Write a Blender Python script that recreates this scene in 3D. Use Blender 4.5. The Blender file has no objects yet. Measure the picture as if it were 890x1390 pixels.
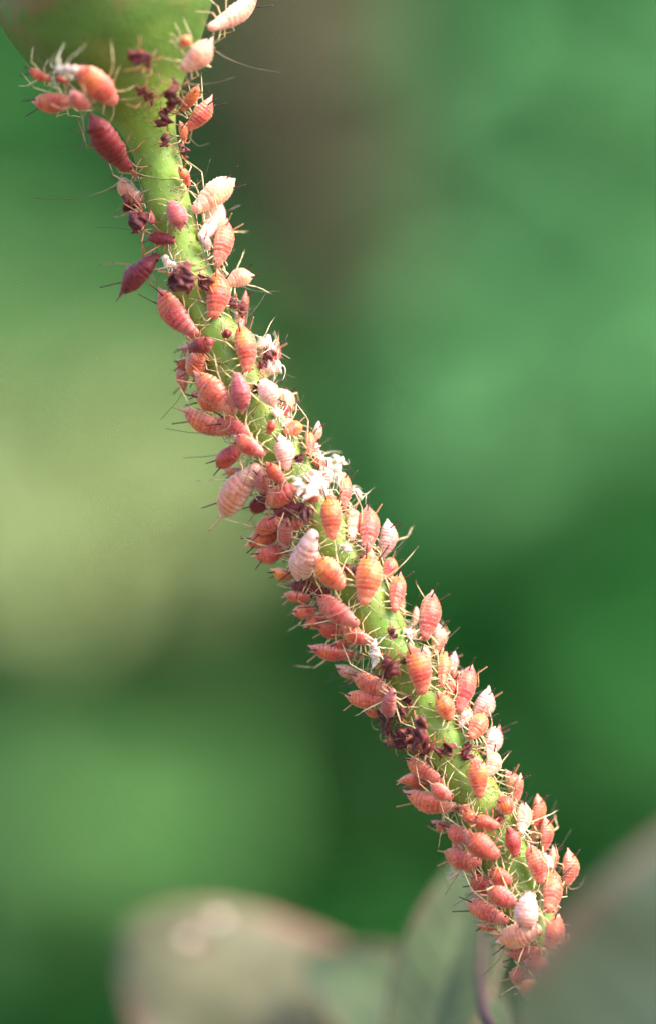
import bpy, math, random
import numpy as np
from mathutils import Vector, Matrix, noise

# 1 Blender unit = 5.5 mm (so that a 2.5 mm aphid is about 0.45 units long)
sc = bpy.context.scene
sc.unit_settings.system = 'METRIC'
sc.unit_settings.scale_length = 0.0055
col = sc.collection
random.seed(7)
RNG = np.random.default_rng(11)

# ------------------------------------------------------------------ camera
CAM_D = 50.0
cam_d = bpy.data.cameras.new('camera')
cam = bpy.data.objects.new('camera', cam_d)
col.objects.link(cam)
cam.location = (0, -CAM_D, 0)
cam.rotation_euler = (math.radians(90), 0, 0)
cam_d.sensor_fit = 'VERTICAL'
cam_d.sensor_height = 240.0
cam_d.sensor_width = 240.0
cam_d.lens = 240.0 * CAM_D / 13.9
cam_d.clip_start = 0.5
cam_d.clip_end = 5000
cam_d.dof.use_dof = True
cam_d.dof.focus_distance = CAM_D - 0.28
APERTURE = 3.3                                   # diameter in units
cam_d.dof.aperture_fstop = cam_d.lens * 1e-3 / APERTURE
cam_d.dof.aperture_blades = 0
sc.camera = cam

# ------------------------------------------------------------------ sky, sun, exposure
SUN_EL, SUN_AZ = math.radians(48), math.radians(114)   # azimuth measured from +Y (north) clockwise: from the right, camera side
world = bpy.data.worlds.new('World')
sc.world = world
world.use_nodes = True
wn = world.node_tree.nodes
wl = world.node_tree.links
wn.clear()
w_out = wn.new('ShaderNodeOutputWorld')
w_bg = wn.new('ShaderNodeBackground')
w_sky = wn.new('ShaderNodeTexSky')
w_sky.sky_type = 'NISHITA'
w_sky.sun_disc = False
w_sky.sun_elevation = SUN_EL
w_sky.sun_rotation = SUN_AZ
w_sky.dust_density = 3.0
w_bg.inputs['Strength'].default_value = 0.15
wl.new(w_sky.outputs[0], w_bg.inputs['Color'])
wl.new(w_bg.outputs[0], w_out.inputs['Surface'])
sun_d = bpy.data.lights.new('sun', 'SUN')
sun_d.energy = 2.2
sun_d.angle = math.radians(25)
sun_d.color = (1.0, 0.94, 0.84)
sun = bpy.data.objects.new('sun', sun_d)
col.objects.link(sun)
sdir = Vector((math.sin(SUN_AZ) * math.cos(SUN_EL), math.cos(SUN_AZ) * math.cos(SUN_EL), math.sin(SUN_EL)))
sun.rotation_euler = sdir.to_track_quat('Z', 'Y').to_euler()
sun.location = sdir * 30
vs = sc.view_settings
vs.view_transform = 'Standard'
vs.look = 'None'
vs.gamma = 1.0
vs.use_curve_mapping = False
vs.exposure = 1.84
sc.cycles.use_denoising = True
try:
    sc.cycles.denoiser = 'OPENIMAGEDENOISE'
except Exception:
    pass
sc.cycles.max_bounces = 8
sc.cycles.sample_clamp_indirect = 4.0
sc.cycles.use_adaptive_sampling = False

# ------------------------------------------------------------------ helpers
def at(px, py, y=0.0):
    """photo position to a point standing at depth y"""
    k = (CAM_D + y) / CAM_D
    return Vector(((px - 445) / 100 * k, y, (695 - py) / 100 * k))

class MB:
    """collects vertices, faces, material indices and a per-vertex pattern colour"""
    def __init__(self):
        self.v, self.f, self.m, self.c = [], [], [], []
        self.n = 0
    def add(self, verts, faces, mat=0, pat=None):
        b = self.n
        self.v.append(np.asarray(verts, float))
        self.f.extend([tuple(i + b for i in f) for f in faces])
        self.m.extend([mat] * len(faces))
        k = len(verts)
        self.c.append(np.zeros((k, 4)) if pat is None else np.asarray(pat, float))
        self.n += k
    def build(self, name, mats, parent=None, smooth=True):
        me = bpy.data.meshes.new(name)
        V = np.concatenate(self.v)
        me.from_pydata(V.tolist(), [], self.f)
        for m in mats:
            me.materials.append(m)
        me.polygons.foreach_set('material_index', self.m)
        if smooth:
            me.polygons.foreach_set('use_smooth', [True] * len(self.f))
        ca = me.color_attributes.new('pat', 'FLOAT_COLOR', 'POINT')
        ca.data.foreach_set('color', np.concatenate(self.c).astype(np.float32).ravel())
        me.update()
        o = bpy.data.objects.new(name, me)
        col.objects.link(o)
        if parent is not None:
            o.parent = parent
        return o

def tube(mb, pts, radii, sides=6, mat=0, r_from=0.0, r_to=1.0, extra=(0, 0)):
    """a swept, tapered tube; the pattern's red channel runs along it"""
    P = np.asarray(pts, float)
    n = len(P)
    T = np.gradient(P, axis=0)
    T /= np.linalg.norm(T, axis=1)[:, None] + 1e-9
    ref = np.array([0.31, 0.87, 0.38])
    if abs(np.dot(T[0], ref)) > 0.9:
        ref = np.array([0.9, -0.3, 0.3])
    verts, pat = [], []
    N = np.cross(T[0], ref)
    for i in range(n):
        N = N - T[i] * np.dot(N, T[i])
        N /= np.linalg.norm(N) + 1e-9
        B = np.cross(T[i], N)
        for k in range(sides):
            a = 2 * math.pi * k / sides
            verts.append(P[i] + radii[i] * (math.cos(a) * N + math.sin(a) * B))
            pat.append((r_from + (r_to - r_from) * i / (n - 1), extra[0], extra[1], 1))
    faces = []
    for i in range(n - 1):
        for k in range(sides):
            k2 = (k + 1) % sides
            faces.append((i * sides + k, i * sides + k2, (i + 1) * sides + k2, (i + 1) * sides + k))
    faces.append(tuple(range(sides))[::-1])
    faces.append(tuple((n - 1) * sides + k for k in range(sides)))
    mb.add(verts, faces, mat, pat)

def smooth_path(ctrl, n):
    """Catmull-Rom through control points"""
    C = np.asarray(ctrl, float)
    C = np.vstack([2 * C[0] - C[1], C, 2 * C[-1] - C[-2]])
    out = []
    m = len(C) - 3
    for j in range(n):
        t = j / (n - 1) * m
        i = min(int(t), m - 1)
        f = t - i
        p0, p1, p2, p3 = C[i:i + 4]
        out.append(0.5 * ((2 * p1) + (-p0 + p2) * f + (2 * p0 - 5 * p1 + 4 * p2 - p3) * f * f + (-p0 + 3 * p1 - 3 * p2 + p3) * f ** 3))
    return np.array(out)

def tag(o, label=None, cat=None, group=None, kind=None):
    if label: o['label'] = label
    if cat: o['category'] = cat
    if group: o['group'] = group
    if kind: o['kind'] = kind
    return o

# ------------------------------------------------------------------ materials
class NT:
    def __init__(self, name):
        self.m = bpy.data.materials.new(name)
        self.m.use_nodes = True
        self.t = self.m.node_tree
        self.bsdf = self.t.nodes['Principled BSDF']
        self.out = self.t.nodes['Material Output']
    def n(self, typ, **kw):
        x = self.t.nodes.new(typ)
        for k, v in kw.items():
            setattr(x, k, v)
        return x
    def l(self, a, b):
        self.t.links.new(a, b)
    def val(self, sock, v):
        if hasattr(v, 'is_output') or hasattr(v, 'links'):
            self.l(v, sock)
        else:
            sock.default_value = v
    def math(self, op, a, b=0.0, clamp=False):
        x = self.n('ShaderNodeMath', operation=op)
        x.use_clamp = clamp
        self.val(x.inputs[0], a)
        self.val(x.inputs[1], b)
        return x.outputs[0]
    def ramp(self, v, lo, hi):
        x = self.n('ShaderNodeMapRange')
        x.interpolation_type = 'SMOOTHSTEP'
        self.val(x.inputs['Value'], v)
        x.inputs['From Min'].default_value = lo
        x.inputs['From Max'].default_value = hi
        return x.outputs[0]
    def mix(self, f, a, b):
        x = self.n('ShaderNodeMix', data_type='RGBA')
        self.val(x.inputs['Factor'], f)
        for s, v in ((x.inputs[6], a), (x.inputs[7], b)):
            if isinstance(v, tuple):
                s.default_value = (*v[:3], 1)
            else:
                self.l(v, s)
        return x.outputs[2]
    def noise(self, scale, vec=None, detail=2.0, rough=0.5):
        x = self.n('ShaderNodeTexNoise')
        x.inputs['Scale'].default_value = scale
        x.inputs['Detail'].default_value = detail
        x.inputs['Roughness'].default_value = rough
        if vec is not None:
            self.l(vec, x.inputs['Vector'])
        return x.outputs['Fac']
    def coords(self, jitter=True):
        tc = self.n('ShaderNodeTexCoord')
        if not jitter:
            return tc.outputs['Object']
        oi = self.n('ShaderNodeObjectInfo')
        k = self.math('MULTIPLY', oi.outputs['Random'], 57.0)
        a = self.n('ShaderNodeVectorMath', operation='ADD')
        self.l(tc.outputs['Object'], a.inputs[0])
        self.l(k, a.inputs[1])
        return a.outputs[0]
    def bump(self, h, strength=0.3, dist=0.02):
        b = self.n('ShaderNodeBump')
        b.inputs['Strength'].default_value = strength
        b.inputs['Distance'].default_value = dist
        self.l(h, b.inputs['Height'])
        self.l(b.outputs[0], self.bsdf.inputs['Normal'])
    def sss(self, w, radius, scale):
        self.bsdf.inputs['Subsurface Weight'].default_value = w
        self.bsdf.inputs['Subsurface Radius'].default_value = radius
        self.bsdf.inputs['Subsurface Scale'].default_value = scale
    def rough(self, v):
        self.val(self.bsdf.inputs['Roughness'], v)
    def color(self, c):
        if isinstance(c, tuple):
            self.bsdf.inputs['Base Color'].default_value = (*c[:3], 1)
        else:
            self.l(c, self.bsdf.inputs['Base Color'])

def aphid_mat(name, base, core, pale, glow, core_amt=0.75, pale_amt=0.8, sss=0.45, rough=0.34):
    """skin: base colour, a warm gut and embryos seen through the back, segment lines, pale waxy margins and speckle"""
    t = NT(name)
    vec = t.coords()
    att = t.n('ShaderNodeAttribute', attribute_name='pat')
    sep = t.n('ShaderNodeSeparateColor')
    t.l(att.outputs['Color'], sep.inputs[0])
    s, g, b = sep.outputs
    oi = t.n('ShaderNodeObjectInfo')
    rnd = oi.outputs['Random']
    blotch = t.noise(6.0, vec, 2.0, 0.55)
    mid = t.noise(17.0, vec, 3.0, 0.6)
    fine = t.noise(46.0, vec, 3.0, 0.7)
    # warm patch over the rear half of the back
    rear = t.math('MULTIPLY', t.ramp(s, 0.08, 0.24), t.ramp(s, 0.62, 0.34))
    rear = t.math('MULTIPLY', rear, t.ramp(blotch, 0.34, 0.62))
    core_f = t.math('MULTIPLY', t.ramp(g, 0.05, 0.95), t.ramp(mid, 0.34, 0.62))
    core_f = t.math('MULTIPLY', core_f, core_amt)
    c = t.mix(core_f, base, core)
    c = t.mix(t.math('MULTIPLY', rear, core_amt), c, glow)
    # pale wax along margins, tail, shoulders
    edge = t.math('MAXIMUM', t.ramp(g, 0.80, 0.05), t.math('MAXIMUM', t.ramp(s, 0.18, 0.06), t.math('MULTIPLY', t.ramp(s, 0.66, 0.86), 0.45)))
    pale_f = t.math('MULTIPLY', t.math('MULTIPLY', edge, t.ramp(fine, 0.22, 0.66)), pale_amt, True)
    c = t.mix(pale_f, c, pale)
    wax = t.math('MULTIPLY', t.ramp(fine, 0.50, 0.70), t.math('MULTIPLY', t.ramp(blotch, 0.62, 0.40), pale_amt * 0.75))
    c = t.mix(wax, c, pale)
    gro = t.math('MULTIPLY', t.math('MULTIPLY', b, t.ramp(mid, 0.30, 0.55)), 0.65)
    c = t.mix(gro, c, tuple(x * 0.62 for x in core))
    hs = t.n('ShaderNodeHueSaturation')
    t.l(c, hs.inputs['Color'])
    t.l(t.math('ADD', t.math('MULTIPLY', rnd, 0.012), 0.494), hs.inputs['Hue'])
    t.l(t.math('ADD', t.math('MULTIPLY', rnd, 0.26), 0.88), hs.inputs['Value'])
    t.color(hs.outputs[0])
    t.sss(sss, (1.0, 0.35, 0.22), 0.06)
    t.rough(t.math('ADD', t.math('MULTIPLY', fine, 0.35), rough - 0.15))
    t.bsdf.inputs['Specular IOR Level'].default_value = 0.5 if pale_amt > 0.5 else 0.3
    t.bsdf.inputs['Sheen Weight'].default_value = 0.45 * pale_amt
    t.bsdf.inputs['Sheen Roughness'].default_value = 0.35
    t.bsdf.inputs['Sheen Tint'].default_value = (1.0, 0.86, 0.78, 1)
    t.bump(t.math('ADD', fine, mid), 0.55, 0.014)
    return t.m

AM = {
    'p': aphid_mat('aphid_salmon', (0.65, 0.105, 0.068), (0.48, 0.035, 0.027), (0.89, 0.44, 0.34), (0.78, 0.19, 0.045)),
    'o': aphid_mat('aphid_orange', (0.69, 0.115, 0.05), (0.54, 0.040, 0.025), (0.90, 0.44, 0.29), (0.90, 0.30, 0.035)),
    'r': aphid_mat('aphid_red', (0.50, 0.060, 0.040), (0.36, 0.022, 0.018), (0.76, 0.30, 0.23), (0.60, 0.085, 0.018), 0.8, 0.6),
    'w': aphid_mat('aphid_pale', (0.80, 0.40, 0.34), (0.68, 0.19, 0.15), (0.92, 0.74, 0.68), (0.78, 0.30, 0.20), 0.6, 0.95),
    'm': aphid_mat('aphid_maroon', (0.24, 0.022, 0.026), (0.13, 0.010, 0.014), (0.50, 0.16, 0.15), (0.28, 0.03, 0.02), 0.7, 0.4, 0.15, 0.3),
    'v': aphid_mat('aphid_mauve', (0.54, 0.110, 0.095), (0.36, 0.045, 0.050), (0.76, 0.40, 0.36), (0.50, 0.10, 0.07), 0.6, 0.75),
    'c': aphid_mat('aphid_cream', (0.80, 0.34, 0.22), (0.72, 0.17, 0.10), (0.93, 0.70, 0.56), (0.84, 0.30, 0.12), 0.65, 0.95),
    'd': aphid_mat('aphid_withered', (0.135, 0.011, 0.015), (0.03, 0.005, 0.008), (0.45, 0.09, 0.07), (0.10, 0.010, 0.010), 0.9, 0.45, 0.1, 0.40),
    'e': aphid_mat('cast_skin_white', (0.72, 0.58, 0.48), (0.70, 0.42, 0.34), (0.84, 0.78, 0.70), (0.74, 0.52, 0.42), 0.4, 0.9, 0.5, 0.5),
}

def limb_mat(name, straw, dark, knee=True):
    t = NT(name)
    att = t.n('ShaderNodeAttribute', attribute_name='pat')
    sep = t.n('ShaderNodeSeparateColor')
    t.l(att.outputs['Color'], sep.inputs[0])
    r = sep.outputs[0]
    f = t.ramp(r, 0.74, 0.90)
    if knee:
        k = t.math('MULTIPLY', t.ramp(r, 0.34, 0.42), t.ramp(r, 0.54, 0.46))
        f = t.math('MAXIMUM', f, t.math('MULTIPLY', k, 0.55))
    t.color(t.mix(f, straw, dark))
    t.sss(0.4, (1.0, 0.7, 0.4), 0.03)
    t.rough(0.38)
    return t.m

LEG = {
    'pale': limb_mat('leg_straw', (0.74, 0.54, 0.30), (0.10, 0.045, 0.030)),
    'dark': limb_mat('leg_dark_red', (0.42, 0.15, 0.085), (0.035, 0.012, 0.012)),
    'white': limb_mat('leg_cast_skin', (0.74, 0.64, 0.50), (0.50, 0.36, 0.24)),
}
def antenna_mat(name, straw, dark):
    t = NT(name)
    att = t.n('ShaderNodeAttribute', attribute_name='pat')
    sep = t.n('ShaderNodeSeparateColor')
    t.l(att.outputs['Color'], sep.inputs[0])
    t.color(t.mix(t.ramp(sep.outputs[0], 0.25, 0.7), straw, dark))
    t.rough(0.4)
    return t.m
ANT = antenna_mat('antenna_brown', (0.50, 0.32, 0.18), (0.07, 0.045, 0.03))
ANTW = antenna_mat('antenna_cast_skin', (0.86, 0.78, 0.66), (0.66, 0.52, 0.40))
def plain(name, c, rough=0.4, sss=0.0):
    t = NT(name)
    v = t.noise(30.0, t.coords(), 2.0)
    t.color(t.mix(t.math('MULTIPLY', v, 0.6), c, tuple(x * 0.55 for x in c)))
    t.rough(rough)
    if sss:
        t.sss(sss, (1, .6, .4), 0.05)
    return t.m
CORN = plain('cornicle_black', (0.055, 0.026, 0.020), 0.3)
CORNP = plain('cornicle_amber', (0.52, 0.24, 0.12), 0.35)
EYE = plain('eye_dark_red', (0.035, 0.006, 0.006), 0.15)

def stem_mat():
    t = NT('stem_green')
    tc = t.n('ShaderNodeTexCoord')
    vec = tc.outputs['Object']
    big = t.noise(0.9, vec, 3.0)
    mid = t.noise(4.0, vec, 4.0, 0.6)
    c = t.mix(t.ramp(big, 0.35, 0.65), (0.17, 0.29, 0.030), (0.245, 0.36, 0.048))
    c = t.mix(t.math('MULTIPLY', t.ramp(mid, 0.52, 0.75), 0.5), c, (0.12, 0.24, 0.022))
    vo = t.n('ShaderNodeTexVoronoi')
    vo.inputs['Scale'].default_value = 17.0
    t.l(vec, vo.inputs['Vector'])
    sp = t.math('MULTIPLY', t.ramp(vo.outputs['Distance'], 0.24, 0.10), t.ramp(t.noise(7.0, vec), 0.42, 0.62))
    c = t.mix(t.math('MULTIPLY', sp, 0.65), c, (0.50, 0.60, 0.22))
    vo2 = t.n('ShaderNodeTexVoronoi')
    vo2.inputs['Scale'].default_value = 6.5
    t.l(vec, vo2.inputs['Vector'])
    dk = t.math('MULTIPLY', t.ramp(vo2.outputs['Distance'], 0.16, 0.07), t.ramp(t.noise(2.5, vec), 0.5, 0.6))
    c = t.mix(t.math('MULTIPLY', dk, 0.7), c, (0.14, 0.05, 0.02))
    att = t.n('ShaderNodeAttribute', attribute_name='pat')
    sep = t.n('ShaderNodeSeparateColor')
    t.l(att.outputs['Color'], sep.inputs[0])
    along = sep.outputs[0]
    n1 = t.noise(1.1, vec, 3.0)
    n2 = t.noise(5.0, vec, 4.0)
    al = t.math('ADD', along, t.math('MULTIPLY', t.math('SUBTRACT', n1, 0.5), 0.30))
    al = t.math('MULTIPLY', al, t.ramp(along, 0.0, 0.2))
    bc = t.mix(t.math('MULTIPLY', t.ramp(al, 0.42, 0.62), t.ramp(n1, 0.38, 0.58)), (0.085, 0.165, 0.025), (0.17, 0.115, 0.035))
    bc = t.mix(t.math('MULTIPLY', t.ramp(n2, 0.5, 0.75), 0.45), bc, (0.05, 0.11, 0.016))
    c = t.mix(t.ramp(al, 0.12, 0.46), c, bc)
    t.color(c)
    t.sss(0.35, (0.6, 1.0, 0.15), 0.12)
    t.rough(t.math('ADD', t.math('MULTIPLY', mid, 0.25), 0.32))
    h = t.math('ADD', t.math('MULTIPLY', sp, 0.6), t.noise(11.0, vec, 4.0))
    t.bump(h, 0.35, 0.03)
    return t.m
STEM = stem_mat()

BUD = STEM

def leaf_mat(name, top, edge, vein, rough=0.5, trans=0.25):
    """pat.r = across (0 midrib, 1 margin), pat.g = vein strength"""
    t = NT(name)
    vec = t.coords()
    att = t.n('ShaderNodeAttribute', attribute_name='pat')
    sep = t.n('ShaderNodeSeparateColor')
    t.l(att.outputs['Color'], sep.inputs[0])
    n1 = t.noise(1.2, vec, 4.0, 0.6)
    c = t.mix(t.ramp(n1, 0.35, 0.65), top, tuple(x * 0.72 for x in top))
    c = t.mix(t.math('MULTIPLY', sep.outputs[1], 0.7), c, vein)
    e = t.math('MULTIPLY', t.ramp(sep.outputs[0], 0.80, 0.98), t.ramp(n1, 0.3, 0.6))
    c = t.mix(e, c, edge)
    t.color(c)
    t.rough(rough)
    t.bump(t.noise(6.0, vec, 4.0), 0.3, 0.03)
    tr = t.n('ShaderNodeBsdfTranslucent')
    t.l(c, tr.inputs['Color'])
    ms = t.n('ShaderNodeMixShader')
    ms.inputs[0].default_value = trans
    t.l(t.bsdf.outputs[0], ms.inputs[1])
    t.l(tr.outputs[0], ms.inputs[2])
    t.l(ms.outputs[0], t.out.inputs['Surface'])
    return t.m

def foliage_mat(name, c):
    t = NT(name)
    vec = t.coords()
    n = t.noise(0.08, vec, 3.0)
    cc = t.mix(t.ramp(n, 0.35, 0.65), c, tuple(x * 0.7 for x in c))
    t.color(cc)
    t.rough(0.75)
    t.bsdf.inputs['Specular IOR Level'].default_value = 0.2
    tr = t.n('ShaderNodeBsdfTranslucent')
    t.l(cc, tr.inputs['Color'])
    ms = t.n('ShaderNodeMixShader')
    ms.inputs[0].default_value = 0.3
    t.l(t.bsdf.outputs[0], ms.inputs[1])
    t.l(tr.outputs[0], ms.inputs[2])
    t.l(ms.outputs[0], t.out.inputs['Surface'])
    return t.m

# ------------------------------------------------------------------ ground and the garden behind
def ground():
    mb = MB()
    nx, ny = 60, 60
    xs = np.linspace(-2500, 2500, nx)
    ys = np.linspace(-600, 4000, ny)
    V = [(x, y, -92 + 1.5 * noise.noise(Vector((x * .02, y * .02, 0)))) for y in ys for x in xs]
    F = [(j * nx + i, j * nx + i + 1, (j + 1) * nx + i + 1, (j + 1) * nx + i) for j in range(ny - 1) for i in range(nx - 1)]
    mb.add(V, F)
    t = NT('ground_soil')
    vec = t.coords(False)
    n = t.noise(0.05, vec, 5.0)
    t.color(t.mix(t.ramp(n, 0.35, 0.65), (0.055, 0.085, 0.03), (0.10, 0.075, 0.045)))
    t.rough(0.9)
    o = mb.build('ground', [t.m])
    tag(o, 'soil and short grass under the garden plants', 'ground', kind='structure')
ground()

LEAF_T = []
for i in range(7):
    f = i / 6
    hw = 0.32 * math.sin(math.pi * min(1, f * 0.96 + 0.02)) ** 0.75 * (1.1 - 0.35 * f)
    for k in (-1, 0, 1):
        LEAF_T.append((f - 0.5, k * hw, 0.10 * abs(k) * hw / 0.3 + 0.12 * math.sin(f * 3)))
LEAF_T = np.array(LEAF_T)
LEAF_F = [(i * 3 + k, i * 3 + k + 1, (i + 1) * 3 + k + 1, (i + 1) * 3 + k) for i in range(6) for k in range(2)]

def rand_rot(up_bias):
    """leaf frame: normals lean up and towards the open side, as foliage does"""
    n = RNG.normal(size=3) * 0.75 + np.array([0.1, -0.55, 0.75]) * up_bias
    n /= np.linalg.norm(n)
    a = RNG.normal(size=3)
    a -= n * a.dot(n)
    a /= np.linalg.norm(a)
    return np.stack([a, np.cross(n, a), n], axis=1)

def foliage(name, label, mat, clumps):
    """clumps: (centre xyz, radii xyz, leaf count, leaf length)"""
    mb = MB()
    for c, rad, cnt, ll in clumps:
        for _ in range(cnt):
            d = RNG.normal(size=3)
            d /= np.linalg.norm(d)
            p = np.array(c) + d * np.array(rad) * RNG.uniform(0.25, 1.0) ** 0.5
            M = rand_rot(1.0)
            s = ll * RNG.uniform(0.7, 1.25)
            mb.add((LEAF_T * s) @ M.T + p, LEAF_F)
    o = mb.build(name, [mat])
    tag(o, label, 'foliage', kind='stuff')
    return o

def px_clump(px, py, rpx, y, dens=1.0, ll=7.0, rz=None):
    k = (CAM_D + y) / CAM_D
    p = at(px, py, y)
    r = rpx / 100 * k
    r2 = (rz or rpx) / 100 * k
    cnt = int(dens * 5.0 * (r * r2 * math.pi) / (0.42 * ll * ll)) + 6
    return (tuple(p), (r, min(r, 16.0), r2), cnt, ll)

def hedge():
    """the dense deep-green shrubbery that closes the view, standing on the ground"""
    mb = MB()
    nx, nz = 60, 34
    V, F = [], []
    for j in range(nz):
        for i in range(nx):
            x = -260 + 520 * i / (nx - 1)
            z = -93 + 190 * j / (nz - 1)
            V.append((x, 285 + 10 * noise.noise(Vector((x * .03, z * .03, 4))), z))
    for j in range(nz - 1):
        for i in range(nx - 1):
            F.append((j * nx + i, j * nx + i + 1, (j + 1) * nx + i + 1, (j + 1) * nx + i))
    mb.add(V, F)
    for _ in range(9000):
        p = np.array([RNG.uniform(-250, 250), RNG.uniform(248, 284), RNG.uniform(-90, 96)])
        M = rand_rot(1.0)
        mb.add((LEAF_T * 9 * RNG.uniform(0.7, 1.3)) @ M.T + p, LEAF_F)
    o = mb.build('hedge', [foliage_mat('hedge_deep_green', (0.026, 0.175, 0.032))])
    tag(o, 'deep green hedge far out of focus behind the aphid stem', 'hedge', kind='stuff')
hedge()

BG = [
    ('foliage', 'pale yellow-green foliage blurred behind the middle of the stem', (0.38, 0.47, 0.20),
     [(60, 650, 150, 200, 1.0), (170, 620, 110, 195, 0.9), (-120, 660, 160, 200, 1.0), (40, 740, 100, 190, 0.8), (240, 700, 70, 195, 0.7)]),
    ('foliage', 'fresh light green foliage blurred around the pale patch', (0.19, 0.40, 0.125),
     [(40, 470, 120, 205, 0.8), (330, 560, 120, 215, 0.7), (90, 800, 90, 214, 0.5), (450, 470, 110, 225, 0.7), (250, 740, 80, 215, .5),
      (170, 1080, 140, 200, 1.3), (60, 1040, 130, 205, 1.2), (-100, 1080, 140, 210, 0.8), (-130, 450, 120, 210, 0.8), (40, 1210, 110, 205, .55), (-100, 1230, 120, 205, .6)]),
    ('foliage', 'bluish green foliage blurred beyond the sunlit side of the stem', (0.16, 0.42, 0.155),
     [(790, 130, 150, 215, 1.2), (820, 330, 140, 205, 1.3), (690, 430, 140, 208, 1.4), (630, 560, 130, 200, 1.6), (960, 300, 160, 210, 1.2),
      (640, 120, 100, 225, 0.8), (900, 480, 120, 205, 1.0), (980, 90, 150, 215, .9), (740, 550, 120, 208, 1.2), (610, 300, 110, 215, 1.1), (870, 470, 90, 200, 1.0)]),
    ('foliage', 'mid green foliage blurred behind the bud', (0.055, 0.21, 0.05),
     [(60, 290, 140, 220, 0.8), (160, 430, 100, 225, 0.6), (-60, 180, 130, 225, 0.7), (560, 250, 110, 232, 0.5), (300, 1020, 120, 225, .6),
      (810, 1060, 120, 225, .6), (760, 620, 100, 228, .4), (640, 700, 80, 230, .4), (30, 1230, 120, 215, .8), (-110, 1240, 120, 215, .8), (230, 1170, 100, 220, .7), (520, 1130, 90, 228, .5), (950, 1080, 130, 225, .6)]),
    ('foliage', 'brownish foliage coloured dark as the shaded gap between plants, beside the stem top', (0.12, 0.105, 0.058),  # deep shade between the plants, put into a dark leaf colour
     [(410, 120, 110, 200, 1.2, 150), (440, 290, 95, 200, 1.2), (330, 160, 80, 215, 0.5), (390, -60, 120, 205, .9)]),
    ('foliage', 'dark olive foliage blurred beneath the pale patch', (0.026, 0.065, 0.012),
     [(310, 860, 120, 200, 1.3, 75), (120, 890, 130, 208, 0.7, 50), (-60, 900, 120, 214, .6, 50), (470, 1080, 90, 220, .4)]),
]
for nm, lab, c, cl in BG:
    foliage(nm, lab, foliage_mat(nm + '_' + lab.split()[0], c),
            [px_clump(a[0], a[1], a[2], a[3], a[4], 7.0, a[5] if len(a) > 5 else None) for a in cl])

# ------------------------------------------------------------------ the rose: stem, bud, leaves
AX = [  # photo x, y, depth, radius (units)
    (118, -95, 0.0, 1.25), (130, -60, 0.0, 1.52), (149, 0, 0.0, 1.50), (164, 52, 0.0, 1.30), (171, 72, 0.0, 1.12),
    (180, 103, 0.0, 0.86), (188, 128, 0.0, 0.63), (196, 152, 0.0, 0.46), (205, 182, 0.0, 0.35), (219, 230, 0.0, 0.295), (235, 298, 0.0, 0.285),
    (253, 360, 0.0, 0.30), (280, 430, 0.0, 0.32), (337, 540, 0.0, 0.325), (388, 635, 0.0, 0.33), (448, 735, 0.0, 0.335),
    (476, 780, 0.0, 0.335), (520, 860, 0.0, 0.335), (560, 930, 0.0, 0.335), (592, 990, 0.0, 0.335), (634, 1060, 0.0, 0.335),
    (662, 1115, 0.0, 0.335), (692, 1180, 0.0, 0.335), (717, 1250, 0.0, 0.34), (738, 1310, 0.0, 0.35), (766, 1400, 0.05, 0.36),
    (800, 1520, 0.4, 0.38), (830, 1700, 1.5, 0.42), (850, 2200, 5.0, 0.60), (845, 4200, 8.0, 1.0), (840, 10000, 8.0, 1.5)]
ctrl = np.array([[(a[0] - 445) / 100, a[2], (695 - a[1]) / 100, a[3]] for a in AX])
def even_path(C, n, sig):
    """evenly spaced, gently smoothed path through unevenly spaced control points"""
    C = np.asarray(C, float)
    d = np.concatenate([[0], np.cumsum(np.linalg.norm(np.diff(C[:, :3], axis=0), axis=1))])
    t = np.linspace(0, d[-1], n)
    A = np.stack([np.interp(t, d, C[:, k]) for k in range(C.shape[1])], axis=1)
    h = int(3 * sig)
    ker = np.exp(-0.5 * (np.arange(-h, h + 1) / sig) ** 2); ker /= ker.sum()
    for k in range(A.shape[1]):
        p = np.concatenate([2 * A[0, k] - A[h:0:-1, k], A[:, k], 2 * A[-1, k] - A[-2:-h - 2:-1, k]])
        A[:, k] = np.convolve(p, ker, 'valid')
    return A
n_near = 27
AXP = np.vstack([even_path(ctrl[:n_near], 620, 8), smooth_path(ctrl[n_near - 1:], 200)[2:]])
# re-sample evenly for queries near the frame
near = AXP[(AXP[:, 2] > -12)]
QP, QR = near[:, :3], near[:, 3]
BUD_END = 9          # control index where the bud ends

def nearest(p):
    d = np.linalg.norm(QP - p, axis=1) - QR * 0.999
    i = int(np.argmin(d))
    return i
def nearest2d(x, z):
    d = (QP[:, 0] - x) ** 2 + (QP[:, 2] - z) ** 2
    # signed, scaled by radius so that the wide bud wins where it should
    i = int(np.argmin(np.sqrt(d) - QR * 0.6))
    j0, j1 = max(0, i - 3), min(len(QP) - 1, i + 3)
    t = QP[j1] - QP[j0]
    t /= np.linalg.norm(t)
    u = (x - QP[i, 0]) * (-t[2]) + (z - QP[i, 2]) * t[0]
    return i, u, t
def surf_foot(p):
    i = nearest(p)
    v = p - QP[i]
    return QP[i] + v / (np.linalg.norm(v) + 1e-9) * QR[i]

rose = bpy.data.objects.new('rose_plant', None)
col.objects.link(rose)
rose.location = (0, 0, 0)
tag(rose, 'green rose stem with bud and blurred leaves, crowded with aphids', 'rose plant')

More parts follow.
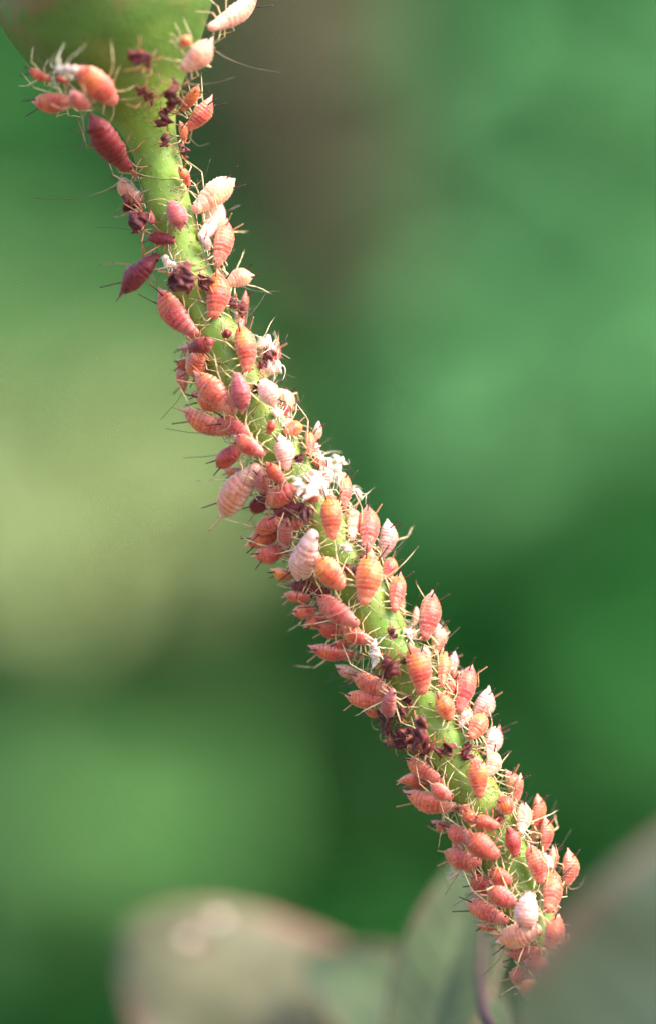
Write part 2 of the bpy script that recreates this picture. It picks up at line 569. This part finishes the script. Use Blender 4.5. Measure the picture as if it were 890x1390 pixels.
def build_axis_surface(name, A, sides, mat, lump, along=0.0):
    mb = MB()
    n = len(A)
    V, PT = [], []
    P = A[:, :3]
    T = np.gradient(P, axis=0)
    T /= np.linalg.norm(T, axis=1)[:, None]
    N = np.array([0, -1.0, 0])
    for i in range(n):
        N = N - T[i] * N.dot(T[i]); N /= np.linalg.norm(N)
        B = np.cross(T[i], N)
        for k in range(sides):
            a = 2 * math.pi * k / sides
            d = math.cos(a) * N + math.sin(a) * B
            q = P[i] + d * A[i, 3]
            ln = noise.noise(Vector(q * 1.1)) * lump + noise.noise(Vector(q * 4.0)) * lump * 0.35
            V.append(q + d * A[i, 3] * ln)
            PT.append((along * (1 - i / (n - 1)), 0, 0, 1))
    F = []
    for i in range(n - 1):
        for k in range(sides):
            k2 = (k + 1) % sides
            F.append((i * sides + k, (i + 1) * sides + k, (i + 1) * sides + k2, i * sides + k2))
    F.append(tuple(range(sides)))
    F.append(tuple((n - 1) * sides + k for k in range(sides))[::-1])
    mb.add(V, F, 0, PT)
    return mb.build(name, [mat], rose)

cut = int(np.argmin(np.linalg.norm(AXP[:, :3] - ctrl[BUD_END, :3], axis=1)))
tops = np.array([((92 - 445) / 100, 0, 8.68, 0.10), ((95 - 445) / 100, 0, 8.6, 0.45), ((104 - 445) / 100, 0, 8.3, 0.95)])
budA = even_path(np.vstack([tops, ctrl[:BUD_END + 1]]), 130, 4)
budA[-30:, 3] *= np.linspace(1.0, 0.95, 30)
bud = build_axis_surface('bud', budA, 64, BUD, 0.03, 1.0)
stemA = AXP[cut - 24:].copy()
stemA[:24, 3] *= np.linspace(0.86, 1.0, 24)
stem = build_axis_surface('stem', stemA, 64, STEM, 0.03)

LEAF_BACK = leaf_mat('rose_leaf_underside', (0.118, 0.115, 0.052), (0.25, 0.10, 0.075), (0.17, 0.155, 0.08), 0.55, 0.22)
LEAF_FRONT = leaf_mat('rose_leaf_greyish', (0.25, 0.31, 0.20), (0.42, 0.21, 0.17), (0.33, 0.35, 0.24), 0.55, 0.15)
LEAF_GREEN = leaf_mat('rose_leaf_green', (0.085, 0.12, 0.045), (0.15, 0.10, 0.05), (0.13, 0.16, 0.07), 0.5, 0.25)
PET = plain('petiole_reddish', (0.050, 0.018, 0.012), 0.6)
PETG = plain('petiole_green', (0.20, 0.27, 0.08), 0.45, 0.2)

def leaf(base, tip, normal, width, mat, fold=0.12, curl=0.10, serr=22, wave=0.04, pet_to=None, pet_mat=None, pet_r=0.09):
    """an ovate, finely toothed rose leaflet with a folded midrib, side veins and real thickness"""
    base, tip = np.array(base), np.array(tip)
    ax = tip - base
    L = np.linalg.norm(ax); ax /= L
    nz = np.array(normal, float)
    nz -= ax * nz.dot(ax); nz /= np.linalg.norm(nz)
    sd = np.cross(nz, ax)
    nl, nw = 90, 14
    V, PT = [], []
    for i in range(nl + 1):
        f = i / nl
        hw = width / 2 * (math.sin(math.pi * f ** 0.82) ** 0.72 if 0 < f < 1 else 0.0) + 0.01
        tooth = 1 + 0.045 * (1 - ((f * serr) % 1.0)) * (1 if 0.05 < f < 0.97 else 0)
        for k in range(-nw, nw + 1):
            c = k / nw
            x = f * L
            y = hw * c * (tooth if abs(k) == nw else 1.0)
            vein = max(0, 1 - abs(((f * 9 - abs(c) * 1.6) % 1.0) - 0.5) * 9) * (1 if abs(c) < 0.9 else 0)
            mid = max(0, 1 - abs(c) * 9)
            z = fold * abs(y) - curl * L * (f - 0.45) ** 2 + wave * width * math.sin(f * 9 + (2 if k > 0 else 0)) * c * c - 0.012 * width * max(vein, mid) \
                + 0.03 * width * noise.noise(Vector((x * .8, y * .8, L)))
            V.append(base + ax * x + sd * y + nz * z)
            PT.append((abs(c), max(vein * 0.7, mid), 0, 1))
    W = 2 * nw + 1
    F = [(i * W + k, i * W + k + 1, (i + 1) * W + k + 1, (i + 1) * W + k) for i in range(nl) for k in range(W - 1)]
    mb = MB()
    mb.add(V, F, 0, PT)
    o = mb.build('leaf', [mat], rose)
    so = o.modifiers.new('thickness', 'SOLIDIFY')
    so.thickness = 0.045
    if pet_to is not None:
        p = MB()
        mid = (base + np.array(pet_to)) / 2 - ax * L * 0.08
        path = smooth_path([base + ax * 0.15, base, mid, pet_to], 16)
        tube(p, path, np.linspace(pet_r * 0.8, pet_r * 1.2, 16), 10)
        p.build('petiole', [pet_mat or PETG], o)
    return o

def stem_pt(z):
    return AXP[int(np.argmin(np.abs(AXP[:, 2] - z))), :3]
# out-of-focus leaf in front, lower right
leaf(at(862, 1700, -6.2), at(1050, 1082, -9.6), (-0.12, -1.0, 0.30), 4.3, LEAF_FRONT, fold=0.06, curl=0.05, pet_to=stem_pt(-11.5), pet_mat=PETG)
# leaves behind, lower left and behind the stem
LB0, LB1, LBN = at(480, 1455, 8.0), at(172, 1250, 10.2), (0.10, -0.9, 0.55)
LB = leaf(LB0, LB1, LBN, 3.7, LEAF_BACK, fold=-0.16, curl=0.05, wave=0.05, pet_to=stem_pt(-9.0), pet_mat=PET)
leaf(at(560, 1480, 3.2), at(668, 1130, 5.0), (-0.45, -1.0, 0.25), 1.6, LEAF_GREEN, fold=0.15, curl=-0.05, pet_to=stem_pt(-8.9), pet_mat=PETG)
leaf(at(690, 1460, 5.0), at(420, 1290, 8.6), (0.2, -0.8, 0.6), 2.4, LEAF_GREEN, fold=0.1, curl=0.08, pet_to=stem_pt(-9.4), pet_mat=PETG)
# short dark red petiole stub rising beside the stem foot
pm = MB()
tube(pm, smooth_path([stem_pt(-7.6) , at(672, 1400, 0.9), at(652, 1340, 2.6), at(653, 1295, 3.4), at(657, 1258, 3.6)], 20), np.linspace(0.10, 0.055, 20), 10)
pm.build('petiole', [PET], rose)

# ------------------------------------------------------------------ aphids
PROF_S = np.array([0, .025, .055, .085, .12, .18, .27, .38, .50, .61, .71, .79, .845, .89, .93, .965, .99, 1.0])
PROF_W = np.array([.03, .09, .14, .22, .38, .60, .83, .97, 1.0, .94, .83, .70, .60, .53, .48, .40, .22, .02])

def body_mesh(mb, L, w, seed, crumple=0.0, fat=1.0, rings=46, sides=20):
    """one continuous pear-shaped body, tail at -x, head at +x, back at +z"""
    ss = np.linspace(0, 1, rings)
    ss = 0.5 - 0.5 * np.cos(np.pi * ss) * 0.45 - 0.5 * (1 - 2 * ss) * 0.55
    V, PT = [], []
    rnd = random.Random(seed)
    o1, o2 = rnd.uniform(0, 50), rnd.uniform(0, 50)
    bend = rnd.uniform(-0.05, 0.05)
    pw = rnd.uniform(0.88, 1.1)
    # side lobes (tubercles) and folds of the segments
    for s in ss:
        hw = np.interp(s ** pw, PROF_S, PROF_W) * w / 2
        seg = (s * 13.0) % 1.0
        gro = math.exp(-((seg - 0.5) / 0.17) ** 2) if 0.12 < s < 0.74 else 0.0
        neck = 0.6 * math.exp(-((s - 0.865) / 0.016) ** 2) + 0.45 * math.exp(-((s - 0.735) / 0.016) ** 2)
        for k in range(sides):
            a = 2 * math.pi * k / sides
            ca, sa = math.cos(a), math.sin(a)
            r = 1 - 0.055 * gro * (0.35 + 0.65 * max(0, sa + 0.3)) - 0.12 * neck
            lat = abs(ca) ** 6
            r *= 1 + 0.05 * lat * math.cos((seg - 0.0) * 2 * math.pi) * (1 if 0.1 < s < 0.74 else 0)
            y = hw * r * ca
            up = 0.86 if sa > 0 else 0.62
            z = hw * up * fat * r * sa
            x = (s - 0.5) * L
            q = Vector((x / w * 1.6 + o1, y / w * 1.6 + o2, z / w * 1.6))
            dn = noise.noise(q) * 0.10 + noise.noise(q * 3.1) * 0.05
            if crumple:
                qq = Vector((q.x * 2.4, q.y * 1.0, q.z * 1.0))
                dn += crumple * (noise.noise(qq + Vector((9, 3, 1))) * 0.9 + noise.noise(qq * 2.1) * 0.45) - 0.22 * crumple
            y *= 1 + dn
            z *= 1 + dn * 1.2
            z -= 0.16 * w * (2 * s - 1) ** 2 - bend * 0
            y += bend * L * (2 * s - 1) ** 2
            if crumple:
                y += crumple * 0.6 * w * noise.noise(Vector((s * 4 + o2, 0, o1)))
                z += crumple * 0.6 * w * noise.noise(Vector((0, s * 4 + o1, o2)))
            V.append((x, y, z))
            PT.append((s, sa, gro, 1))
    F = []
    n = len(ss)
    for i in range(n - 1):
        for k in range(sides):
            k2 = (k + 1) % sides
            F.append((i * sides + k, i * sides + k2, (i + 1) * sides + k2, (i + 1) * sides + k))
    F.append(tuple(range(sides))[::-1])
    F.append(tuple((n - 1) * sides + k for k in range(sides)))
    mb.add(V, F, 0, PT)

def frame_of(head, tail, normal):
    a = head - tail
    L = np.linalg.norm(a)
    a = a / L
    n = normal - a * normal.dot(a)
    if np.linalg.norm(n) < 0.25:
        e = np.array([0.0, -1.0, 0.3])
        n = n + 0.7 * (e - a * e.dot(a))
    n /= np.linalg.norm(n)
    s = np.cross(n, a)
    return L, np.stack([a, s, n], axis=1)       # columns: forward, side, up

eye_me = None
def eye_mesh():
    global eye_me
    if eye_me is None:
        import bmesh
        bm = bmesh.new()
        bmesh.ops.create_icosphere(bm, subdivisions=1, radius=1.0)
        eye_me = bpy.data.meshes.new('eye')
        bm.to_mesh(eye_me); bm.free()
        for p in eye_me.polygons: p.use_smooth = True
        eye_me.materials.append(EYE)
    return eye_me

def make_aphid(d, idx):
    head, tail, w, kind = d['h3'], d['t3'], d['w'], d['kind']
    L, R = frame_of(head, tail, d['nrm'])
    cen = (head + tail) / 2
    rnd = random.Random(1000 + idx)
    dead = kind in 'd'
    skin = kind == 'e'
    cr = 0.8 if dead else (0.5 if skin else (0.10 if kind == 'm' else 0.0))
    legm = LEG['white'] if skin else (LEG['dark'] if kind in 'dm' or (kind == 'r' and rnd.random() < .4) else LEG['pale'])
    mb = MB()
    small = L < 0.24
    body_mesh(mb, L, w, idx * 13 + 5, cr, 0.7 if (dead or skin) else 1.0, 30 if small else 46, 14 if small else 20)
    # legs: rooted under the thorax, feet on the stem where it is in reach
    Rt = R.T
    def loc(p): return Rt @ (p - cen)
    ll = max(0.30, min(0.62, L * 1.02)) * (0.75 if dead else 1.0)
    for j, sx in enumerate((0.80, 0.72, 0.62)):
        for sd in (-1, 1):
            hw = np.interp(sx, PROF_S, PROF_W) * w / 2
            root = np.array([(sx - 0.5) * L, sd * hw * 0.55, -hw * 0.35 - 0.02 * w])
            fw = (0.75, -0.10, -0.85)[j] + rnd.uniform(-.25, .25)
            reach = ll * (0.62, 0.66, 0.92)[j] * rnd.uniform(0.85, 1.12)
            out = np.array([fw, sd * rnd.uniform(0.75, 1.1), -0.25])
            out /= np.linalg.norm(out)
            tgt = root + out * reach
            raised = (j == 2 and rnd.random() < 0.30) or (dead and rnd.random() < 0.5)
            if not raised:
                wp = R @ tgt + cen
                fp = surf_foot(wp)
                f_loc = loc(fp)
                dv = f_loc - root
                dist = np.linalg.norm(dv)
                if dist > reach * 1.25:
                    f_loc = root + dv / dist * reach * 1.1
                foot = f_loc
            else:
                foot = root + np.array([fw * 1.0, sd * 0.8, rnd.uniform(-0.1, 0.45)]) * reach
            span = foot - root
            kz = np.array([0.05 * fw, sd * 0.25, 1.0]) * reach * rnd.uniform(0.20, 0.40)
            knee = root + span * 0.42 + kz
            ank = root + span * 0.93 + kz * 0.05
            if dead:
                knee += np.array([rnd.uniform(-.1, .1), rnd.uniform(-.1, .1), rnd.uniform(-.05, .1)]) * 0.8
            path = np.vstack([np.linspace(root, knee, 4)[:-1] + np.array([0, 0, 1]) * 0, np.linspace(knee, ank, 5), [foot]])
            bow = np.cross(span, kz); bow = bow / (np.linalg.norm(bow) + 1e-9) * reach * rnd.uniform(-.07, .07)
            path = smooth_path(path, 9) + np.sin(np.linspace(0, np.pi, 9))[:, None] * bow
            path[1:-2] += np.array([[rnd.uniform(-1, 1) * 0.004 for _ in range(3)] for _ in range(len(path) - 3)])
            base_r = 0.0090 if not small else 0.0062
            rr = np.array([1.0, 1.15, 1.1, 0.95, 0.72, 0.62, 0.56, 0.52, 0.40]) * base_r * (0.85 if skin else 1)
            tube(mb, path, rr, 5, 1)
    o = mb.build('dead_aphid' if dead else ('cast_skin' if skin else 'aphid'), [AM[kind], legm])
    M = Matrix(((*R[0], cen[0]), (*R[1], cen[1]), (*R[2], cen[2]), (0, 0, 0, 1)))
    o.matrix_world = M
    hwh = np.interp(0.95, PROF_S, PROF_W) * w / 2
    if not (dead and small):
        for sd in (-1, 1):
            am = MB()
            r0 = np.array([0.455 * L, sd * hwh * 0.5, hwh * 0.1 - 0.10 * w])
            sp = rnd.uniform(-0.9, 0.6)
            al = L * rnd.uniform(0.95, 1.45) * (0.6 if dead else 1)
            d1 = np.array([0.55, sd * 0.8, 0.25])
            d2 = np.array([sp, sd * rnd.uniform(0.5, 1.1), rnd.uniform(0.0, 0.6)])
            p1 = r0 + d1 * al * 0.20
            p2 = p1 + d2 / np.linalg.norm(d2) * al * 0.38
            d3 = d2 + np.array([-0.5, 0, rnd.uniform(-.3, .1)])
            p3 = p2 + d3 / np.linalg.norm(d3) * al * 0.42
            tube(am, smooth_path([r0, p1, p2, p3], 10), np.linspace(0.0070, 0.0032, 10), 4)
            am.build('antenna', [ANTW if skin else ANT], o)
    if not dead and not skin and not small:
        for sd in (-1, 1):
            cm = MB()
            hw = np.interp(0.21, PROF_S, PROF_W) * w / 2
            r0 = np.array([(0.23 - 0.5) * L, sd * hw * 0.62, hw * 0.52 - 0.05 * w])
            dr = np.array([-0.75, sd * rnd.uniform(0.15, 0.45), rnd.uniform(0.35, 0.75)])
            dr /= np.linalg.norm(dr)
            cl = L * rnd.uniform(0.24, 0.36)
            tube(cm, [r0 - dr * 0.03, r0 + dr * cl * 0.5, r0 + dr * cl * 0.93, r0 + dr * cl], [0.0125, 0.0092, 0.0082, 0.0105], 6)
            cm.build('cornicle', [CORN if rnd.random() < 0.72 else CORNP], o)
    if not skin and not dead:
        for sd in (-1, 1):
            e = bpy.data.objects.new('eye', eye_mesh())
            col.objects.link(e)
            e.parent = o
            e.location = (0.437 * L, sd * hwh * 0.92, hwh * 0.30 - 0.125 * w)
            es = 0.018 if not small else 0.011
            e.scale = (es, es, es)
    return o

# head x,y   tail x,y   width  kind  depth push (+ away from the lens)
LIST = [
 # on the bud and just below it
 (68,109,37,94,13,'o'), (92,113,76,104,9,'r'), (101,138,43,139,26,'o'), (121,150,96,128,22,'v'), (160,141,105,89,34,'p'),
 (173,235,126,160,36,'m'), (186,241,177,226,8,'o'), (190,272,160,244,25,'c',.1), (252,195,246,166,12,'o'), (255,178,290,133,26,'p'),
 (247,151,270,118,17,'o'), (246,63,258,49,14,'o'), (251,96,290,55,30,'c'), (289,42,352,-3,25,'c'),
 (258,253,244,225,13,'o'), (264,284,318,243,30,'c'), (278,326,302,274,28,'w',.22), (296,360,311,299,27,'p'), (286,341,276,320,13,'w',.1),
 (234,272,247,311,25,'v'), (237,326,200,321,17,'m'),
 # upper stem
 (293,431,299,367,30,'o'), (308,383,344,371,23,'c'), (262,457,213,396,32,'p'), (256,474,289,465,21,'m',-.1), (272,476,262,513,28,'o'),
 (302,456,315,450,11,'m'), (339,504,329,440,27,'o'), (250,485,248,534,21,'p',.2), (316,558,264,505,31,'p',-.1), (300,556,264,538,20,'o',.1),
 (324,506,331,559,24,'v'), (314,590,247,559,29,'p'), (340,591,296,566,21,'p',-.1), (358,618,318,593,22,'p',-.1), (327,606,293,634,23,'r'),
 (365,589,372,570,11,'r'), (356,515,374,552,26,'w'), (376,528,401,553,22,'c',.15), (391,638,382,591,24,'w'), (388,586,411,577,18,'o',.1),
 (422,621,420,584,14,'o'), (384,562,392,548,10,'r'),
 # the middle, round the white cast skins
 (347,632,297,700,37,'c'), (357,671,356,639,22,'v',-.1), (386,658,362,629,18,'r'), (364,674,340,695,21,'m'), (402,662,361,685,27,'p',-.1),
 (412,688,372,696,17,'m',.1), (386,703,344,723,21,'p'), (380,722,334,739,23,'o',.05), (387,745,389,702,21,'v',-.1), (388,746,345,758,23,'p'),
 (425,724,403,789,34,'w',-.1), (465,798,428,756,31,'o',-.1), (450,731,448,668,26,'o'), (433,676,408,667,19,'r'), (467,689,469,643,19,'p',.1),
 (446,637,426,626,14,'r'), (420,655,436,640,18,'w'), (448,655,437,632,19,'w',.1), (478,731,483,690,23,'c',.2), (499,746,501,687,28,'p'),
 (520,758,530,708,28,'w'), (522,784,534,757,19,'o',.1), (494,820,505,748,32,'o',-.05), (398,783,368,775,18,'o'), (445,804,392,794,18,'m',.1),
 (424,813,387,808,17,'p'), (430,826,398,833,18,'p',.05), (482,848,428,809,28,'p',-.12), (445,834,413,851,20,'p',.05), (468,858,429,853,20,'r',.05),
 (501,873,462,853,21,'o',-.05), (478,890,420,881,24,'p'), (410,707,396,716,15,'r'), (372,745,352,742,15,'o',.15), (440,760,424,770,16,'p',.1),
 (418,795,404,783,15,'p',.15), (456,835,448,822,14,'r',.1),
 # lower half, lit flank
 (534,827,543,776,22,'o'), (576,867,588,803,31,'p'), (592,889,596,847,25,'c',.12), (600,931,603,881,18,'o'), (607,914,619,887,18,'w',.2),
 (577,941,560,875,30,'o'), (612,978,595,940,24,'o'), (622,965,640,903,25,'p'), (608,945,618,922,16,'p',.15), (645,982,667,936,28,'w'),
 (639,1001,658,968,23,'o'), (624,985,638,963,17,'w',.05), (663,1025,674,988,25,'w',.1), (664,1051,673,1019,21,'c'), (650,1082,645,1027,25,'o'),
 (704,1087,690,1046,25,'p'), (696,1089,675,1097,24,'o',-.1), (706,1131,713,1089,21,'c'), (728,1131,733,1082,22,'o'), (740,1156,742,1111,22,'p'),
 (736,1199,720,1146,25,'p',-.05), (771,1203,774,1154,27,'p',.05), (745,1236,753,1179,27,'o',-.05), (701,1163,691,1122,19,'r'),
 # lower half, shaded flank
 (487,918,455,906,21,'c'), (527,939,476,917,25,'p'), (522,950,469,948,23,'p'), (522,969,493,964,17,'p'), (531,937,523,975,20,'v',-.1),
 (580,1012,550,1003,20,'o',.05), (599,1061,550,1030,23,'p'), (611,1083,582,1065,21,'p'), (616,1101,548,1080,27,'p'), (603,1118,592,1125,12,'p'),
 (648,1117,627,1101,15,'o'), (677,1120,639,1112,18,'r'), (684,1109,673,1114,12,'m'), (641,1141,604,1124,23,'p'), (675,1163,631,1134,29,'r',-.08),
 (649,1173,601,1159,26,'p'), (694,1198,662,1183,21,'r',-.05), (671,1208,637,1194,23,'r'), (700,1227,659,1205,25,'p'), (686,1251,632,1225,26,'p'),
 (717,1211,710,1266,29,'w',-.15), (731,1262,673,1279,31,'c',-.05), (737,1294,688,1297,21,'r',.05), (640,1110,622,1092,14,'p',.1), (628,1155,612,1146,14,'p',.1),
 (652,1190,640,1178,15,'r',.1), (668,1240,648,1222,16,'r',.1),
 # beneath, where the stem runs on
 (748,1316,712,1306,24,'r'), (742,1285,757,1240,24,'p'), (762,1318,772,1268,25,'p',.05), (722,1332,690,1322,22,'p'), (745,1345,700,1338,25,'p'), (770,1360,752,1310,24,'o'), (748,1385,712,1372,24,'p'),
]
DEAD = [
 (238,112,226,150,17,'d'), (232,145,214,173,17,'d'), (208,92,176,68,16,'d'), (210,140,184,122,13,'d'), (228,200,223,182,11,'d'), (250,214,252,195,13,'d'),
 (192,284,164,272,17,'d'), (198,286,176,316,29,'d',-.05), (236,360,256,400,26,'d'), (262,360,244,398,22,'d',-.05), (284,372,272,392,15,'d'), (312,402,322,419,13,'d'),
 (320,412,336,428,17,'d'), (345,521,350,537,9,'d'), (372,479,358,488,14,'d',-.1), (352,500,362,492,9,'d',-.1), (402,617,411,628,12,'d',-.1), (405,704,427,692,16,'d'),
 (525,853,540,864,10,'d'), (518,889,538,918,18,'d'), (530,900,520,925,15,'d',-.05), (546,890,550,903,10,'d'), (513,995,536,970,21,'d'),
 (536,975,549,961,14,'d'), (577,978,549,996,23,'d',-.1), (534,1016,554,994,20,'d'), (585,1018,554,998,22,'d',-.05), (560,1025,576,1010,15,'d'), (547,944,560,955,12,'d'),
 (612,1007,595,1030,18,'d',-.05), (628,1012,644,1032,18,'d'), (465,765,474,778,10,'d'), (488,752,497,760,10,'d'), (476,770,484,780,8,'d'),
 (211,345,160,398,29,'m',-.1), (276,1294,260,1284,14,'d','leaf'),
]
SKINS = [
 (76,97,107,97,13,'e',-.05), (239,362,219,349,14,'e'), (372,470,352,464,22,'e',.05), (380,492,360,503,22,'e',.05), (352,478,358,462,18,'e',.1),
 (385,562,370,556,14,'e',.05), (440,622,462,640,20,'e',.05), (455,642,470,660,22,'e',.08), (432,648,415,680,17,'e',-.15), (446,668,428,650,20,'e',-.05),
 (468,628,450,618,17,'e',.15), (404,648,409,672,13,'e',-.2), (480,662,492,676,13,'e',.1), (430,612,436,624,12,'e',.05), (508,868,507,906,13,'e',-.12),
 (467,738,474,750,10,'e'), (737,1158,752,1180,15,'e'), (398,570,384,578,12,'e',.1), (448,690,462,704,13,'e',.1), (610,905,622,918,14,'e',.15),
 (560,868,546,852,13,'e',.2), (608,1192,618,1184,16,'e',.5), (300,1246,288,1258,18,'e','leaf'), (252,1272,262,1284,18,'e','leaf'), (706,1100,716,1112,16,'e',.1),
]

def place(row):
    hx, hy, tx, ty, w, kind = row[:6]
    push = row[6] if len(row) > 6 else 0.0
    w = w / 100.0 * (1.3 if kind == 'd' else 1.14)
    if push == 'leaf':
        # rests on the blurred leaf behind: drop on its surface
        n = np.array(LBN); n = n / np.linalg.norm(n)
        o = np.array([0, -CAM_D, 0.0])
        def onleaf(px, py):
            r = np.array(at(px, py, 0)) - o
            k = n.dot(np.array(LB0) - o) / n.dot(r)
            return o + r * k + n * 0.12
        h3, t3 = onleaf(hx, hy), onleaf(tx, ty)
        return dict(h3=h3, t3=t3, w=w * 1.1, kind=kind, nrm=np.array([0, -.7, .7]), leaf=True, i=900, u=0, row=row)
    def depth(px, py, h, ref=None):
        x, z = (px - 445) / 100, (695 - py) / 100
        i, u, t = nearest2d(x, z)
        R = QR[i] + h
        return (-math.sqrt(R * R - u * u) if abs(u) < R else 0.0), i, u, t
    hh = 0.36 * w + 0.045
    yh, ih, uh, th = depth(hx, hy, hh)
    yt, it_, ut, tt = depth(tx, ty, hh + 0.05)
    # keep the body from plunging in depth
    lim = 0.75 * math.hypot(hx - tx, hy - ty) / 100
    if abs(yt - yh) > lim:
        yt = yh + math.copysign(lim, yt - yh)
    h3 = np.array(at(hx, hy, yh + push)); t3 = np.array(at(tx, ty, yt + push))
    c = (h3 + t3) / 2
    i = nearest(c)
    nrm = c - QP[i]
    nrm /= np.linalg.norm(nrm)
    nrm = nrm + np.array([0, -0.35, 0.15])
    ext = (t3 - h3) * 0.06
    return dict(h3=h3 - ext * 0.4, t3=t3 + ext, w=w, kind=kind, nrm=nrm, i=i, u=(uh + ut) / 2, row=row, leaf=False)

ALL = [place(r) for r in LIST + DEAD + SKINS]
# more of the colony on the flanks and round the back of the stem
frng = random.Random(5)
def fill(py, side, phi, kind, Lp):
    z = (695 - py) / 100
    i = int(np.argmin(np.abs(QP[:, 2] - z)))
    t = QP[min(i + 3, len(QP) - 1)] - QP[i - 3]
    t = t / np.linalg.norm(t)                         # runs down the stem
    lat = np.array([-t[2], 0, t[0]])                  # towards the lit side
    lat = lat * (1 if lat[0] > 0 else -1) * side
    out = lat * math.cos(phi) + np.array([0, 1, 0]) * math.sin(phi)
    w = Lp * frng.uniform(0.42, 0.5) / 100
    h3 = QP[i] + out * (QR[i] + 0.36 * w + 0.05)
    up = -t if side > 0 else -t * 0.35
    d = up * frng.uniform(0.5, 1.0) + out * frng.uniform(0.35, 0.9)
    t3 = h3 + d / np.linalg.norm(d) * Lp / 100
    row = (445 + h3[0] * 100, 695 - h3[2] * 100, 445 + t3[0] * 100, 695 - t3[2] * 100, w * 100, kind)
    return dict(h3=h3, t3=t3, w=w, kind=kind, nrm=out + np.array([0, -.2, .1]), i=i, u=side * 0.3, row=row, leaf=False)
for py in list(range(455, 1290, 21)):
    for side in (-1, 1):
        if frng.random() < 0.72:
            ALL.append(fill(py + frng.uniform(-9, 9), side, math.radians(frng.uniform(-5, 60)), frng.choice('pppocwr' if side > 0 else 'ppprov'), frng.uniform(26, 46)))
# let bodies that would run through each other slide apart in depth
def seg_pts(d):
    f = np.linspace(0.12, 0.9, 5)[:, None]
    return d['t3'] + (d['h3'] - d['t3']) * f
for it in range(14):
    S = [seg_pts(d) for d in ALL]
    C = np.array([s.mean(0) for s in S])
    for a in range(len(ALL)):
        for b in range(a + 1, len(ALL)):
            if abs(C[a, 0] - C[b, 0]) > .6 or abs(C[a, 2] - C[b, 2]) > .6:
                continue
            D = S[a][:, None, :] - S[b][None, :, :]
            dist = np.sqrt((D ** 2).sum(2)).min()
            need = 0.36 * (ALL[a]['w'] + ALL[b]['w'])
            if dist < need:
                sh = min(0.035, (need - dist) * 0.4)
                sg = -1 if C[a, 1] < C[b, 1] else 1
                for d, s in ((ALL[a], sg), (ALL[b], -sg)):
                    if abs(d.get('shift', 0) + s * sh) < 0.28:
                        d['shift'] = d.get('shift', 0) + s * sh
                        d['h3'] = d['h3'] + np.array([0, s * sh, 0]); d['t3'] = d['t3'] + np.array([0, s * sh, 0])
    # never inside the stem
    for d in ALL:
        if d['leaf']:
            continue
        for key, cl in (('h3', 0.28), ('t3', 0.34)):
            i = nearest(d[key])
            v = d[key] - QP[i]
            n = np.linalg.norm(v)
            m = QR[i] + cl * d['w']
            if n < m:
                d[key] = d[key] + np.array([0, -1, 0]) * (m - n) if v[1] < 0 else d[key] + v / (n + 1e-9) * (m - n)

COLN = {'p': 'salmon pink', 'o': 'orange', 'r': 'red', 'w': 'whitish pink', 'm': 'dark maroon', 'v': 'dusky mauve', 'c': 'pale peach',
        'd': 'withered dark', 'e': 'white'}
def zone(py):
    if py < 165: return 'at the bud'
    if py < 345: return 'just below the bud'
    if py < 560: return 'on the upper stem'
    if py < 700: return 'near the white cast skins'
    if py < 940: return 'on the middle stem'
    if py < 1040: return 'near the dark withered cluster'
    return 'near the leaves below'
built = []
for k, d in enumerate(ALL):
    o = make_aphid(d, k)
    r = d['row']
    py = (r[1] + r[3]) / 2
    Lp = math.hypot(r[0] - r[2], r[1] - r[3])
    size = 'tiny' if Lp < 20 else ('small' if Lp < 36 else ('large' if Lp > 62 else 'plump'))
    side = 'sunlit side' if d['u'] > 0.14 else ('shaded side' if d['u'] < -0.14 else 'open face')
    noun, cat, grp = ('aphid', 'aphid', 'aphids crowding the rose stem')
    if r[5] == 'd': noun, cat, grp, size = 'dead aphid', 'dead aphid', 'withered dead aphids on the rose stem', ('tiny' if Lp < 20 else 'crumpled')
    if r[5] == 'e': noun, cat, grp, size = 'cast skin', 'cast skin', 'white cast skins of aphids', ('tiny' if Lp < 20 else 'crumpled')
    if d['leaf']:
        base = f'blurred {COLN[r[5]]} {noun} lying on the leaf behind the stem'
    else:
        zz = zone(py)
        if r[5] == 'e' and 'cast' in zz: zz = 'at mid stem'
        base = f'{size} {COLN[r[5]]} {noun}, {side}, {zz}'
    o['category'] = cat
    o['group'] = grp
    built.append((base, py, o))
ORD = ['first', 'second', 'third', 'fourth', 'fifth', 'sixth', 'seventh', 'eighth', 'ninth', 'tenth', 'eleventh', 'twelfth'] + [str(k) + 'th' for k in range(13, 21)]
from collections import defaultdict
by = defaultdict(list)
for b, py, o in built:
    by[b].append((py, o))
for b, lst in by.items():
    lst.sort(key=lambda x: x[0])
    for n, (py, o) in enumerate(lst):
        o['label'] = b if len(lst) == 1 else f'{b}, {ORD[min(n, 19)]} from bud'

print('aphids', len(LIST), 'dead', len(DEAD), 'skins', len(SKINS))
